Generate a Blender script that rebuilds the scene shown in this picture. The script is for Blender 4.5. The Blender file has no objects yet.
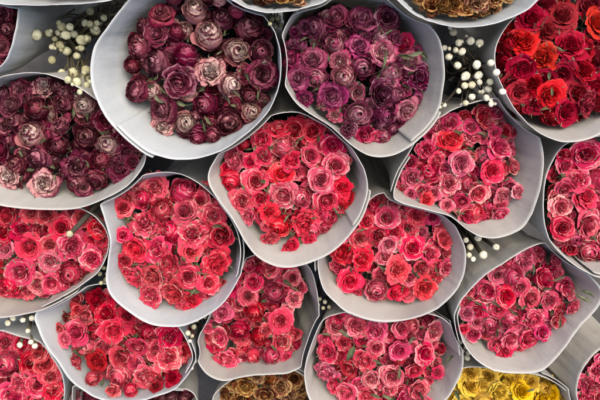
import bpy, math, random
import numpy as np
from mathutils import Vector, Matrix, Quaternion, noise

random.seed(11)
rng = np.random.default_rng(11)
sc = bpy.context.scene
COL = sc.collection

# ------------------------------------------------------------------ measuring
ZREF, DIST = 0.45, 0.95            # rims stand about 45 cm up, lens about 95 cm above them
ZC = ZREF + DIST
K = 0.9 / 600                      # metres per photo pixel on the rim level
def at(px, py, z):
    f = K * (ZC - z) / DIST
    return Vector(((px - 300) * f, (200 - py) * f, z))

# ------------------------------------------------------------------ helpers
def tag(o, label=None, cat=None, group=None, kind=None):
    if label: o['label'] = label
    if cat: o['category'] = cat
    if group: o['group'] = group
    if kind: o['kind'] = kind
    return o

def mesh(name, verts, faces, uvs=None, uvs2=None, smooth=True):
    me = bpy.data.meshes.new(name)
    me.from_pydata([tuple(v) for v in verts], [], faces)
    if smooth:
        me.polygons.foreach_set('use_smooth', [True] * len(me.polygons))
    idx = np.empty(len(me.loops), dtype=np.int32)
    me.loops.foreach_get('vertex_index', idx)
    if uvs is not None:
        l = me.uv_layers.new(name='UVMap')
        l.data.foreach_set('uv', np.asarray(uvs, dtype=np.float32)[idx].ravel())
    if uvs2 is not None:
        l = me.uv_layers.new(name='Layer')
        l.data.foreach_set('uv', np.asarray(uvs2, dtype=np.float32)[idx].ravel())
    me.update()
    return me

def link(name, me, mat=None, parent=None):
    o = bpy.data.objects.new(name, me)
    COL.objects.link(o)
    if parent: o.parent = parent
    if mat is not None:
        if not me.materials: me.materials.append(None)
        o.material_slots[0].link = 'OBJECT'
        o.material_slots[0].material = mat
    return o

def empty(name, loc):
    o = bpy.data.objects.new(name, None)
    o.empty_display_size = 0.03
    o.location = loc
    COL.objects.link(o)
    return o

# ------------------------------------------------------------------ materials
class NT:
    def __init__(s, name):
        s.m = bpy.data.materials.new(name); s.m.use_nodes = True
        s.t = s.m.node_tree; s.t.nodes.clear()
        s.out = s.n('ShaderNodeOutputMaterial')
    def n(s, typ, **kw):
        nd = s.t.nodes.new(typ)
        for k, v in kw.items(): setattr(nd, k, v)
        return nd
    def l(s, a, b): s.t.links.new(a, b)
    def val(s, sock, v):
        if hasattr(v, 'is_output'): s.l(v, sock)
        else: sock.default_value = v
    def math(s, op, a, b=0.0, clamp=False):
        nd = s.n('ShaderNodeMath', operation=op, use_clamp=clamp)
        s.val(nd.inputs[0], a); s.val(nd.inputs[1], b)
        return nd.outputs[0]
    def ramp(s, f, stops, interp='LINEAR'):
        nd = s.n('ShaderNodeValToRGB'); nd.color_ramp.interpolation = interp
        e = nd.color_ramp.elements
        while len(e) > 1: e.remove(e[-1])
        e[0].position = stops[0][0]; e[0].color = (*stops[0][1], 1)
        for p, c in stops[1:]:
            x = e.new(p); x.color = (*c, 1)
        s.l(f, nd.inputs[0])
        return nd.outputs[0]
    def mix(s, f, a, b, blend='MIX'):
        nd = s.n('ShaderNodeMix', data_type='RGBA', blend_type=blend)
        s.val(nd.inputs[0], f)
        for i, v in ((6, a), (7, b)):
            if isinstance(v, tuple): nd.inputs[i].default_value = (*v, 1)
            else: s.l(v, nd.inputs[i])
        return nd.outputs[2]
    def noise(s, vec, scale, detail=3, rough=.55):
        nd = s.n('ShaderNodeTexNoise'); nd.inputs['Scale'].default_value = scale
        nd.inputs['Detail'].default_value = detail; nd.inputs['Roughness'].default_value = rough
        if vec is not None: s.l(vec, nd.inputs['Vector'])
        return nd.outputs['Fac']
    def g(s, v): return (v, v, v)

def petal_material(name, heart, body, outer, edge, edge_at=.8, edge_amt=.9, hue=.012, val=.28, sat=.2, trans=.10, spots=.3, band=.10):
    """pigment runs from the petal's base to its dry rim (UV v), and from the heart to the outer petals (Layer u)"""
    b = NT(name)
    uv = b.n('ShaderNodeUVMap', uv_map='UVMap').outputs[0]
    ly = b.n('ShaderNodeUVMap', uv_map='Layer').outputs[0]
    s1 = b.n('ShaderNodeSeparateXYZ'); b.l(uv, s1.inputs[0])
    s2 = b.n('ShaderNodeSeparateXYZ'); b.l(ly, s2.inputs[0])
    oc = b.n('ShaderNodeTexCoord').outputs['Object']
    oi = b.n('ShaderNodeObjectInfo')
    off = b.n('ShaderNodeVectorMath', operation='ADD'); b.l(oc, off.inputs[0])
    cmb = b.n('ShaderNodeCombineXYZ')
    b.l(b.math('MULTIPLY', oi.outputs['Random'], 37.0), cmb.inputs[0]); b.l(cmb.outputs[0], off.inputs[1])
    vec = off.outputs[0]
    n1 = b.noise(vec, 3.2, 4, .6)
    n2 = b.noise(vec, 14, 3, .6)
    base = b.ramp(s2.outputs[0], [(0, heart), (.35, body), (1, outer)])
    # dry rim
    au = b.math('ABSOLUTE', b.math('MULTIPLY_ADD', s1.outputs[0], 2.0)); 
    au.node.inputs[0].links[0].from_node.inputs[2].default_value = -1.0
    side = b.math('MULTIPLY', b.math('POWER', au, 4.0), .9)
    e = b.math('MAXIMUM', s1.outputs[1], side)
    e = b.math('ADD', e, b.math('MULTIPLY', b.math('SUBTRACT', n1, .5), .35))
    e = b.math('ADD', e, b.math('MULTIPLY', b.math('SUBTRACT', s2.outputs[1], .5), .22))
    mr = b.n('ShaderNodeMapRange', interpolation_type='SMOOTHSTEP')
    b.l(e, mr.inputs[0]); mr.inputs[1].default_value = edge_at - band; mr.inputs[2].default_value = edge_at + band
    ef = b.math('MULTIPLY', mr.outputs[0], edge_amt)
    c = b.mix(ef, base, edge)
    # veins along the petal
    mp = b.n('ShaderNodeMapping'); mp.inputs['Scale'].default_value = (22, 1.6, 1)
    b.l(uv, mp.inputs[0])
    vein = b.noise(mp.outputs[0], 1.6, 3, .6)
    c = b.mix(b.math('MULTIPLY', vein, .45), c, b.mix(.5, c, (.0, .0, .0)), 'MIX')
    # dry blotches
    blot = b.ramp(n2, [(.56, (0, 0, 0)), (.74, (1, 1, 1))])
    c = b.mix(b.math('MULTIPLY', blot, spots), c, edge)
    h = b.n('ShaderNodeHueSaturation')
    b.l(c, h.inputs['Color'])
    r1 = oi.outputs['Random']
    r2 = b.math('FRACT', b.math('MULTIPLY', r1, 17.31))
    r3 = b.math('FRACT', b.math('MULTIPLY', r1, 71.7))
    b.l(b.math('ADD', b.math('MULTIPLY', b.math('SUBTRACT', r1, .5), 2 * hue), .5), h.inputs['Hue'])
    pr = b.math('MULTIPLY', b.math('SUBTRACT', s2.outputs[1], .5), .3)
    b.l(b.math('ADD', b.math('ADD', b.math('MULTIPLY', b.math('SUBTRACT', r2, .5), 2 * val), 1.0), pr), h.inputs['Value'])
    b.l(b.math('ADD', b.math('MULTIPLY', b.math('SUBTRACT', r3, .6), 2 * sat), 1.0), h.inputs['Saturation'])
    p = b.n('ShaderNodeBsdfPrincipled')
    b.l(h.outputs[0], p.inputs['Base Color']); p.inputs['Roughness'].default_value = .68
    p.inputs['Specular IOR Level'].default_value = .10
    tr = b.n('ShaderNodeBsdfTranslucent'); b.l(h.outputs[0], tr.inputs[0])
    bp = b.n('ShaderNodeBump'); bp.inputs['Strength'].default_value = .55; bp.inputs['Distance'].default_value = .0016
    hh = b.math('ADD', b.math('MULTIPLY', vein, 1.0), b.math('MULTIPLY', n2, .8))
    b.l(hh, bp.inputs['Height']); b.l(bp.outputs[0], p.inputs['Normal'])
    ms = b.n('ShaderNodeMixShader'); ms.inputs[0].default_value = trans
    b.l(p.outputs[0], ms.inputs[1]); b.l(tr.outputs[0], ms.inputs[2]); b.l(ms.outputs[0], b.out.inputs[0])
    return b.m

M = {}
# cream petals with wide wine-dark rims
M['wine'] = petal_material('wine cream petal', (.62, .30, .31), (.58, .21, .25), (.25, .022, .062), (.058, .001, .014), .89, .97, .008, .2, .06, .10, .06, .10)
M['wine_pale'] = petal_material('pale cream petal', (.90, .73, .63), (.88, .67, .58), (.58, .22, .23), (.115, .004, .026), .95, .97, .008, .10, .06, .12, .04, .08)
M['wine_dark'] = petal_material('dark wine petal', (.40, .09, .14), (.22, .020, .052), (.085, .003, .020), (.42, .18, .21), 1.0, .6, .01, .25, .08, .08, .05, .06)
M['plum'] = petal_material('plum petal', (.64, .32, .38), (.56, .16, .27), (.32, .025, .11), (.12, .002, .038), .90, .92, .012, .2, .08, .10, .06, .08)
M['plum_pale'] = petal_material('pale plum petal', (.76, .48, .46), (.72, .40, .41), (.50, .13, .21), (.32, .012, .095), .92, .92, .01, .15, .08, .12, .08, .09)
M['plum_dark'] = petal_material('dark plum petal', (.36, .05, .15), (.19, .006, .054), (.095, .002, .030), (.50, .24, .30), .98, .65, .01, .2, .08, .08, .06, .06)
M['rose'] = petal_material('rose red petal', (.78, .042, .112), (.74, .030, .092), (.69, .036, .098), (.80, .34, .33), 1.0, .85, .006, .14, .06, .12, .08, .07)
M['rose_pale'] = petal_material('dusty pink petal', (.79, .062, .145), (.76, .054, .13), (.73, .085, .155), (.82, .45, .41), .98, .85, .006, .10, .08, .14, .16, .08)
M['rose_hot'] = petal_material('hot coral petal', (.84, .030, .075), (.86, .034, .080), (.82, .040, .090), (.84, .28, .29), 1.03, .75, .005, .10, .05, .16, .05, .07)
M['magenta'] = petal_material('magenta pink petal', (.78, .052, .165), (.74, .040, .135), (.70, .054, .150), (.80, .37, .39), 1.0, .85, .006, .14, .07, .14, .08, .07)
M['crimson'] = petal_material('crimson petal', (.62, .020, .060), (.58, .018, .052), (.55, .022, .056), (.70, .27, .26), 1.01, .8, .006, .16, .06, .12, .08, .07)
M['scarlet'] = petal_material('scarlet petal', (.72, .013, .014), (.70, .012, .015), (.66, .014, .016), (.62, .08, .07), 1.03, .6, .005, .12, .04, .16, .04, .07)
M['red'] = petal_material('deep red petal', (.44, .007, .022), (.40, .006, .020), (.34, .005, .020), (.46, .035, .06), 1.01, .7, .006, .22, .05, .12, .06, .07)
M['yellow'] = petal_material('golden yellow petal', (.84, .48, .02), (.86, .56, .035), (.86, .60, .06), (.52, .22, .03), 1.02, .65, .008, .09, .06, .18, .06, .08)
M['rust'] = petal_material('rusty brown petal', (.18, .04, .015), (.24, .075, .03), (.11, .016, .012), (.55, .34, .13), .93, .85, .015, .3, .12, .10, .2)

def leaf_material(name, c1, c2, c3, trans=.15):
    b = NT(name)
    uv = b.n('ShaderNodeUVMap', uv_map='UVMap').outputs[0]
    oc = b.n('ShaderNodeTexCoord').outputs['Object']
    oi = b.n('ShaderNodeObjectInfo')
    n1 = b.noise(oc, 4, 4, .6)
    f = b.math('ADD', b.math('MULTIPLY', n1, .6), b.math('MULTIPLY', oi.outputs['Random'], .45))
    c = b.ramp(f, [(.2, c1), (.5, c2), (.8, c3)])
    mp = b.n('ShaderNodeMapping'); mp.inputs['Scale'].default_value = (14, 5, 1); b.l(uv, mp.inputs[0])
    v = b.noise(mp.outputs[0], 1.3, 3)
    p = b.n('ShaderNodeBsdfPrincipled'); b.l(c, p.inputs['Base Color']); p.inputs['Roughness'].default_value = .7
    p.inputs['Specular IOR Level'].default_value = .25
    bp = b.n('ShaderNodeBump'); bp.inputs['Strength'].default_value = .6; bp.inputs['Distance'].default_value = .002
    b.l(v, bp.inputs['Height']); b.l(bp.outputs[0], p.inputs['Normal'])
    tr = b.n('ShaderNodeBsdfTranslucent'); b.l(c, tr.inputs[0])
    ms = b.n('ShaderNodeMixShader'); ms.inputs[0].default_value = trans
    b.l(p.outputs[0], ms.inputs[1]); b.l(tr.outputs[0], ms.inputs[2]); b.l(ms.outputs[0], b.out.inputs[0])
    return b.m
M['leaf'] = leaf_material('dried leaf', (.045, .055, .025), (.10, .125, .06), (.20, .21, .11))
M['leaf_green'] = leaf_material('green dried leaf', (.055, .07, .03), (.115, .14, .065), (.21, .225, .125))
M['sepal'] = leaf_material('dried sepal', (.13, .10, .05), (.30, .24, .14), (.48, .39, .26))
M['sepal_dark'] = leaf_material('dark dried sepal', (.05, .045, .025), (.12, .105, .06), (.24, .21, .13))

def stem_material(name, c1, c2):
    b = NT(name)
    oc = b.n('ShaderNodeTexCoord').outputs['Object']
    mp = b.n('ShaderNodeMapping'); mp.inputs['Scale'].default_value = (900, 900, 40); b.l(oc, mp.inputs[0])
    n1 = b.noise(mp.outputs[0], 1, 4)
    c = b.ramp(n1, [(.3, c1), (.7, c2)])
    p = b.n('ShaderNodeBsdfPrincipled'); b.l(c, p.inputs['Base Color']); p.inputs['Roughness'].default_value = .75
    bp = b.n('ShaderNodeBump'); bp.inputs['Strength'].default_value = .5; bp.inputs['Distance'].default_value = .001
    b.l(n1, bp.inputs['Height']); b.l(bp.outputs[0], p.inputs['Normal'])
    b.l(p.outputs[0], b.out.inputs[0])
    return b.m
M['stem'] = stem_material('dried stem', (.05, .055, .03), (.11, .11, .06))
M['twig'] = stem_material('dark brown twig', (.022, .018, .012), (.07, .055, .035))
M['twig_pale'] = stem_material('olive twig', (.05, .045, .025), (.13, .11, .06))

def berry_material(name, c1, c2, c3):
    b = NT(name)
    oc = b.n('ShaderNodeTexCoord').outputs['Object']
    oi = b.n('ShaderNodeObjectInfo')
    n1 = b.noise(oc, 2.2, 4, .6)
    f = b.math('ADD', b.math('MULTIPLY', n1, .8), b.math('MULTIPLY', b.math('SUBTRACT', oi.outputs['Random'], .5), .35))
    c = b.ramp(f, [(.22, c1), (.42, c2), (.62, c3)])
    sx = b.n('ShaderNodeSeparateXYZ'); b.l(oc, sx.inputs[0])
    tipf = b.ramp(sx.outputs[2], [(.86, (0, 0, 0)), (.95, (1, 1, 1))])
    c = b.mix(b.math('MULTIPLY', tipf, .55), c, (.16, .11, .05))
    spf = b.ramp(b.noise(oc, 5.5, 3, .6), [(.60, (0, 0, 0)), (.72, (1, 1, 1))])
    c = b.mix(b.math('MULTIPLY', spf, .45), c, (.26, .20, .10))
    p = b.n('ShaderNodeBsdfPrincipled'); b.l(c, p.inputs['Base Color']); p.inputs['Roughness'].default_value = .5
    p.inputs['Subsurface Weight'].default_value = .1; p.inputs['Subsurface Radius'].default_value = (.003, .003, .002)
    bp = b.n('ShaderNodeBump'); bp.inputs['Strength'].default_value = .4; bp.inputs['Distance'].default_value = .0008
    b.l(b.noise(oc, 9, 3), bp.inputs['Height']); b.l(bp.outputs[0], p.inputs['Normal'])
    b.l(p.outputs[0], b.out.inputs[0])
    return b.m
M['berry'] = berry_material('ivory berry', (.50, .45, .28), (.68, .65, .48), (.78, .76, .62))
M['berry_green'] = berry_material('greenish cream berry', (.34, .32, .17), (.52, .51, .31), (.64, .64, .44))

def paper_material(name, c, trans=.22):
    b = NT(name)
    oc = b.n('ShaderNodeTexCoord').outputs['Object']
    uv = b.n('ShaderNodeUVMap', uv_map='UVMap').outputs[0]
    n1 = b.noise(oc, 9, 5, .6)
    n2 = b.noise(oc, 420, 2, .6)
    mp = b.n('ShaderNodeMapping'); mp.inputs['Scale'].default_value = (26, 2.0, 1); b.l(uv, mp.inputs[0])
    n3 = b.noise(mp.outputs[0], 1, 4, .6)
    f = b.math('ADD', b.math('MULTIPLY', n1, .7), b.math('MULTIPLY', n3, .3))
    d = tuple(x * .90 for x in c); w = tuple(min(.88, x * 1.06) for x in c)
    cc = b.ramp(f, [(.3, d), (.5, c), (.72, w)])
    p = b.n('ShaderNodeBsdfPrincipled'); b.l(cc, p.inputs['Base Color']); p.inputs['Roughness'].default_value = .5
    p.inputs['Specular IOR Level'].default_value = .35
    vo = b.n('ShaderNodeTexVoronoi', feature='F1'); vo.inputs['Scale'].default_value = 17
    wv = b.n('ShaderNodeVectorMath', operation='ADD'); b.l(oc, wv.inputs[0])
    nzc = b.n('ShaderNodeTexNoise'); nzc.inputs['Scale'].default_value = 8; b.l(oc, nzc.inputs['Vector'])
    sc_ = b.n('ShaderNodeVectorMath', operation='SCALE'); b.l(nzc.outputs['Color'], sc_.inputs[0]); sc_.inputs['Scale'].default_value = .12
    b.l(sc_.outputs[0], wv.inputs[1]); b.l(wv.outputs[0], vo.inputs['Vector'])
    n1b = b.math('ADD', n1, b.math('MULTIPLY', vo.outputs['Distance'], .45))
    hh = b.math('ADD', b.math('MULTIPLY', n1b, .0045), b.math('ADD', b.math('MULTIPLY', n3, .0028), b.math('MULTIPLY', n2, .00012)))
    bp = b.n('ShaderNodeBump'); bp.inputs['Strength'].default_value = .8; bp.inputs['Distance'].default_value = 1.0
    b.l(hh, bp.inputs['Height']); b.l(bp.outputs[0], p.inputs['Normal'])
    tr = b.n('ShaderNodeBsdfTranslucent'); b.l(cc, tr.inputs[0])
    ms = b.n('ShaderNodeMixShader'); ms.inputs[0].default_value = trans
    b.l(p.outputs[0], ms.inputs[1]); b.l(tr.outputs[0], ms.inputs[2]); b.l(ms.outputs[0], b.out.inputs[0])
    return b.m
M['paper_cool'] = paper_material('cool white wrapping sheet', (.53, .56, .555))
M['paper'] = paper_material('white wrapping sheet', (.51, .50, .455))
M['paper_warm'] = paper_material('warm grey wrapping sheet', (.475, .445, .39))
M['paper_edge'] = paper_material('cut edge of the sheet', (.64, .635, .61), .3)
M['paper_grey'] = paper_material('grey wrapping sheet', (.475, .465, .42))

b = NT('dark worn floor')
oc = b.n('ShaderNodeTexCoord').outputs['Object']
n1 = b.noise(oc, 14, 6, .65)
cc = b.ramp(n1, [(.3, (.016, .015, .014)), (.6, (.04, .037, .033)), (.8, (.075, .07, .06))])
p = b.n('ShaderNodeBsdfPrincipled'); b.l(cc, p.inputs['Base Color']); p.inputs['Roughness'].default_value = .7
bp = b.n('ShaderNodeBump'); bp.inputs['Strength'].default_value = .5; bp.inputs['Distance'].default_value = .01
b.l(n1, bp.inputs['Height']); b.l(bp.outputs[0], p.inputs['Normal']); b.l(p.outputs[0], b.out.inputs[0])
M['floor'] = b.m

# ------------------------------------------------------------------ rose meshes
def sstep(a, b, x):
    t = np.clip((x - a) / (b - a), 0, 1); return t * t * (3 - 2 * t)

def rose_mesh(seed, kind='open'):
    r = np.random.default_rng(seed)
    NU, NV = 13, 11
    V, F, UV, LY = [], [], [], []
    cfg = dict(open=(27, 0.0, 1.0, 1.0), full=(34, 0.0, 1.0, .9), cup=(21, 0.0, .80, 1.15), bud=(11, 0.0, .48, 1.5), globe=(26, 0.0, 1.0, 1.0), crisp=(30, 0.0, 1.0, .95))[kind]
    N, t0, t1, hk = cfg
    crump = {'crisp': 2.3, 'full': 1.4, 'globe': 1.9}.get(kind, 1.0)
    ang = r.uniform(0, 6.28)
    u = np.linspace(-1, 1, NU)[None, :]; v = np.linspace(0, 1, NV)[:, None]
    for i in range(N):
        t = t0 + (t1 - t0) * (i / (N - 1)) ** .92
        ang += 2.39996 + r.uniform(-.35, .35)
        W = (1.60 - .55 * min(1, t * 1.1)) * r.uniform(.88, 1.12)
        Rb = .075 + .66 * t ** .98 + r.uniform(-.02, .02)
        H = hk * (1.02 - .10 * t - .36 * max(0, t - .3) ** 1.4) * r.uniform(.93, 1.06)
        opn = -1.05 + 1.30 * t ** .75 + r.uniform(-.12, .14)          # inner petals close, outer ones open
        roll = max(0, t - .12) * r.uniform(.35, 1.05)
        ve = v * (1 - .20 * np.abs(u) ** 3.6 + .04 * (1 - np.abs(u)) * r.uniform(-.4, 1.4))
        wv = .45 + .62 * np.sin(np.clip(v, 0, 1) ** .8 * 2.1) ** 1.0
        th = ang + u * W * wv
        rr = Rb * np.clip(ve, 0, 1.2) ** .42
        tip = sstep(.45, 1.05, ve)
        rr = rr * (1 + opn * .42 * tip)
        zz = H * ve
        # rolled-back rim
        k = np.clip(ve - .76, 0, 1)
        rr = rr + roll * .95 * k ** 1.1
        zz = zz - roll * 3.6 * k ** 1.9
        if kind == 'globe':                                   # half-shut dried head: petals lie like scales on a ball
            fi = .05 + 1.22 * t ** .92 + r.uniform(-.09, .09)
            Rl = (.46 + .46 * t + r.uniform(-.03, .03))
            al = math.pi - (math.pi - fi) * np.clip(ve, 0, 1.2) ** .75
            fl = np.clip(ve - .80, 0, 1)
            rr = Rl * np.sin(np.clip(al, .02, 3.14)) + fl * r.uniform(.35, 1.5) * (.30 + .8 * t)
            zz = Rl * np.cos(al) * 1.08 + .30 * (1 - t) + fl * r.uniform(.1, 1.0) * (1.15 - t)
        # one side of every petal tucks in, the other lies over its neighbour
        rr = rr * (1 + (.085 + .05 * r.random()) * u * (1 - .2 * t))
        # dry petals crease along the middle and pinch to a point
        rr = rr + t * .05 * r.uniform(.0, 1.5) * np.clip(1 - np.abs(u) * 1.8, 0, 1) * tip
        au = np.clip(np.abs(u) - .62, 0, 1)
        rr = rr + (.13 * r.uniform(-.8, 1.2)) * t * au * tip
        zz = zz + (.10 * r.uniform(-1, 1)) * au * tip
        ph, fr = r.uniform(0, 6.28), r.uniform(3, 6)
        rip = (np.sin(u * fr + ph) * .026 + np.sin(u * fr * 2.7 + ph * 3) * .010) * crump * v ** 2.2
        rr = rr + rip * (.4 + t); zz = zz + np.cos(u * fr * 1.4 + ph) * .026 * crump * v ** 2.5
        x = rr * np.cos(th); y = rr * np.sin(th)
        P = np.stack([x, y, zz + 0 * x], -1).reshape(-1, 3)
        amp = .034 * crump
        so = Vector((seed * 3.1, i * 5.7, 0))
        vv = np.repeat(v.ravel(), NU)
        for q in range(len(P)):
            pv = Vector(P[q])
            nz = noise.noise_vector(pv * 4.2 + so) * amp + noise.noise_vector(pv * 12 + so) * amp * .75 * (.3 + vv[q] ** 3)
            P[q] += np.array(nz) * (.15 + vv[q] ** 1.5)
        b0 = len(V)
        V.extend(P.tolist())
        UVp = np.stack([np.broadcast_to((u + 1) / 2, (NV, NU)), np.broadcast_to(v, (NV, NU))], -1).reshape(-1, 2)
        UV.extend(UVp.tolist()); pr = r.random()
        LY.extend([[t, pr]] * (NU * NV))
        for a in range(NV - 1):
            for c in range(NU - 1):
                q = b0 + a * NU + c
                F.append((q, q + 1, q + NU + 1, q + NU))
    A = np.array(V)
    rad = np.hypot(A[:, 0], A[:, 1])
    s = 1.0 / np.percentile(rad, 97)
    A *= s
    zt = np.percentile(A[:, 2], 98)
    A[:, 2] -= zt                      # local origin: middle of the top of the bloom
    me = mesh('rose_petals', A, F, UV, LY)
    me['base'] = float(-zt)
    return me

ROSES = {k: [rose_mesh(s0 + 7 * j, k) for j in range(n)] for k, s0, n in
         (('open', 100, 5), ('full', 300, 4), ('cup', 500, 4), ('crisp', 700, 4), ('globe', 1100, 6), ('bud', 900, 2))}

def calyx_mesh(seed):
    r = np.random.default_rng(seed)
    V, F, UV = [], [], []
    # little green cup
    n, prof = 12, [(.06, -.20), (.16, -.10), (.24, .02), (.20, .10)]
    for (rad, z) in prof:
        for k in range(n):
            a = k / n * 6.2832
            V.append((rad * math.cos(a), rad * math.sin(a), z)); UV.append((k / n, z))
    for a in range(len(prof) - 1):
        for k in range(n):
            F.append((a * n + k, a * n + (k + 1) % n, (a + 1) * n + (k + 1) % n, (a + 1) * n + k))
    # long wispy dried sepals
    for i in range(7):
        ang = i * .8976 + r.uniform(-.3, .3)
        L = r.uniform(1.05, 1.6); bend = r.uniform(.45, .95); tw = r.uniform(-.9, .9); w0 = r.uniform(.035, .07)
        NV = 9; b0 = len(V)
        for a in range(NV):
            v = a / (NV - 1)
            rad = .18 + (.74 + .18 * L) * math.sin(1.57 * min(1, v * 1.5)) + (L - 1.25) * .8 * max(0, v - .6)
            z = .05 + bend * v ** 1.7 + .06 * math.sin(v * 6 + tw * 3) - .25 * max(0, v - .75)
            an = ang + tw * .35 * v * v
            w = w0 * (1 - v) ** .7 * (.6 + 1.2 * v) + .006
            cx, cy = rad * math.cos(an), rad * math.sin(an)
            tx, ty = -math.sin(an), math.cos(an)
            rot = tw * v * 2.2
            for sgn in (-1, 0, 1):
                V.append((cx + tx * w * sgn * math.cos(rot), cy + ty * w * sgn * math.cos(rot), z + w * sgn * math.sin(rot) + (0 if sgn else -.02)))
                UV.append((sgn * .5 + .5, v))
        for a in range(NV - 1):
            for c in range(2):
                q = b0 + a * 3 + c
                F.append((q, q + 1, q + 4, q + 3))
    return mesh('calyx_sepals', V, F, UV)
CALYX = [calyx_mesh(40 + i) for i in range(5)]

def leaf_mesh(seed):
    r = np.random.default_rng(seed)
    NV, NU = 13, 7
    V, F, UV = [], [], []
    fold = r.uniform(.5, 1.2); curl = r.uniform(-.9, 1.2); tw = r.uniform(-1.2, 1.2); wd = r.uniform(.13, .21)
    for a in range(NV):
        v = a / (NV - 1)
        w = wd * (max(0.0, math.sin(3.1415 * v ** .8)) ** .85) * (1 + .10 * math.sin(a * 3.1)) + .004
        ca = curl * v * v * 1.3
        y = math.sin(v * 1.0) * 1.05 * math.cos(ca * .5); z = .55 * math.sin(ca) * v
        for c in range(NU):
            s = c / (NU - 1) * 2 - 1
            rot = tw * v * .9
            xx = w * s * math.cos(fold * abs(s)); zz = w * abs(s) * math.sin(fold) * 1.1 + .018 * math.sin(v * 16 + s * 3)
            V.append((xx * math.cos(rot) - zz * math.sin(rot), y, z + xx * math.sin(rot) + zz * math.cos(rot)))
            UV.append((s * .5 + .5, v))
    for a in range(NV - 1):
        for c in range(NU - 1):
            q = a * NU + c
            F.append((q, q + 1, q + NU + 1, q + NU))
    b0 = len(V)
    for a in range(5):
        v = a / 4
        for k in range(4):
            an = k * 1.5708
            V.append((.022 * math.cos(an), -.45 * v + .02, -.9 * v * v + .022 * math.sin(an))); UV.append((.5, 0))
    for a in range(4):
        for k in range(4):
            F.append((b0 + a * 4 + k, b0 + a * 4 + (k + 1) % 4, b0 + a * 4 + 4 + (k + 1) % 4, b0 + a * 4 + 4 + k))
    return mesh('dried_leaf', V, F, UV)
LEAVES = [leaf_mesh(60 + i) for i in range(7)]

def tube(points, radii, n=7, name='tube'):
    V, F, UV = [], [], []
    pts = [Vector(p) for p in points]
    for i, p in enumerate(pts):
        d = (pts[min(i + 1, len(pts) - 1)] - pts[max(i - 1, 0)]).normalized()
        q = d.to_track_quat('Z', 'Y')
        for k in range(n):
            a = k / n * 6.2832
            V.append(p + q @ Vector((math.cos(a) * radii[i], math.sin(a) * radii[i], 0))); UV.append((k / n, i / len(pts)))
    for i in range(len(pts) - 1):
        for k in range(n):
            F.append((i * n + k, i * n + (k + 1) % n, (i + 1) * n + (k + 1) % n, (i + 1) * n + k))
    F.append(tuple(range(n))[::-1]); F.append(tuple(range((len(pts) - 1) * n, len(pts) * n)))
    return mesh(name, V, F, UV)
# unit stem: runs from 0 to -1 along z, 1.7 mm thick
STEM = tube([(0, 0, 0), (.0011, 0, -.3), (-.0008, .001, -.65), (0, 0, -1)], [.0021, .0019, .0018, .0017], 6, 'rose_stem')

# ------------------------------------------------------------------ bouquets
def closed_spline(pts, n):
    P = np.array(pts, float); m = len(P); out = []
    seg = np.linalg.norm(np.roll(P, -1, 0) - P, axis=1); cum = np.concatenate([[0], np.cumsum(seg)])
    for s in np.linspace(0, cum[-1], n, endpoint=False):
        i = min(np.searchsorted(cum, s, 'right') - 1, m - 1); t = (s - cum[i]) / max(seg[i], 1e-9)
        a, b, c, d = P[i - 1], P[i], P[(i + 1) % m], P[(i + 2) % m]
        out.append(.5 * (2 * b + (c - a) * t + (2 * a - 5 * b + 4 * c - d) * t * t + (3 * b - a - 3 * c + d) * t ** 3))
    return np.array(out)

def sdist(poly, p):
    """signed distance, positive inside"""
    a = poly; b = np.roll(poly, -1, 0); d = b - a
    t = np.clip(((p - a) * d).sum(1) / np.maximum((d * d).sum(1), 1e-12), 0, 1)
    dd = np.sqrt((((a + d * t[:, None]) - p) ** 2).sum(1)).min()
    cond = (a[:, 1] > p[1]) != (b[:, 1] > p[1])
    xi = a[:, 0] + (p[1] - a[:, 1]) / np.where(np.abs(d[:, 1]) < 1e-12, 1e-12, d[:, 1]) * d[:, 0]
    ins = (cond & (p[0] < xi)).sum() % 2 == 1
    return dd if ins else -dd

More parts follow.
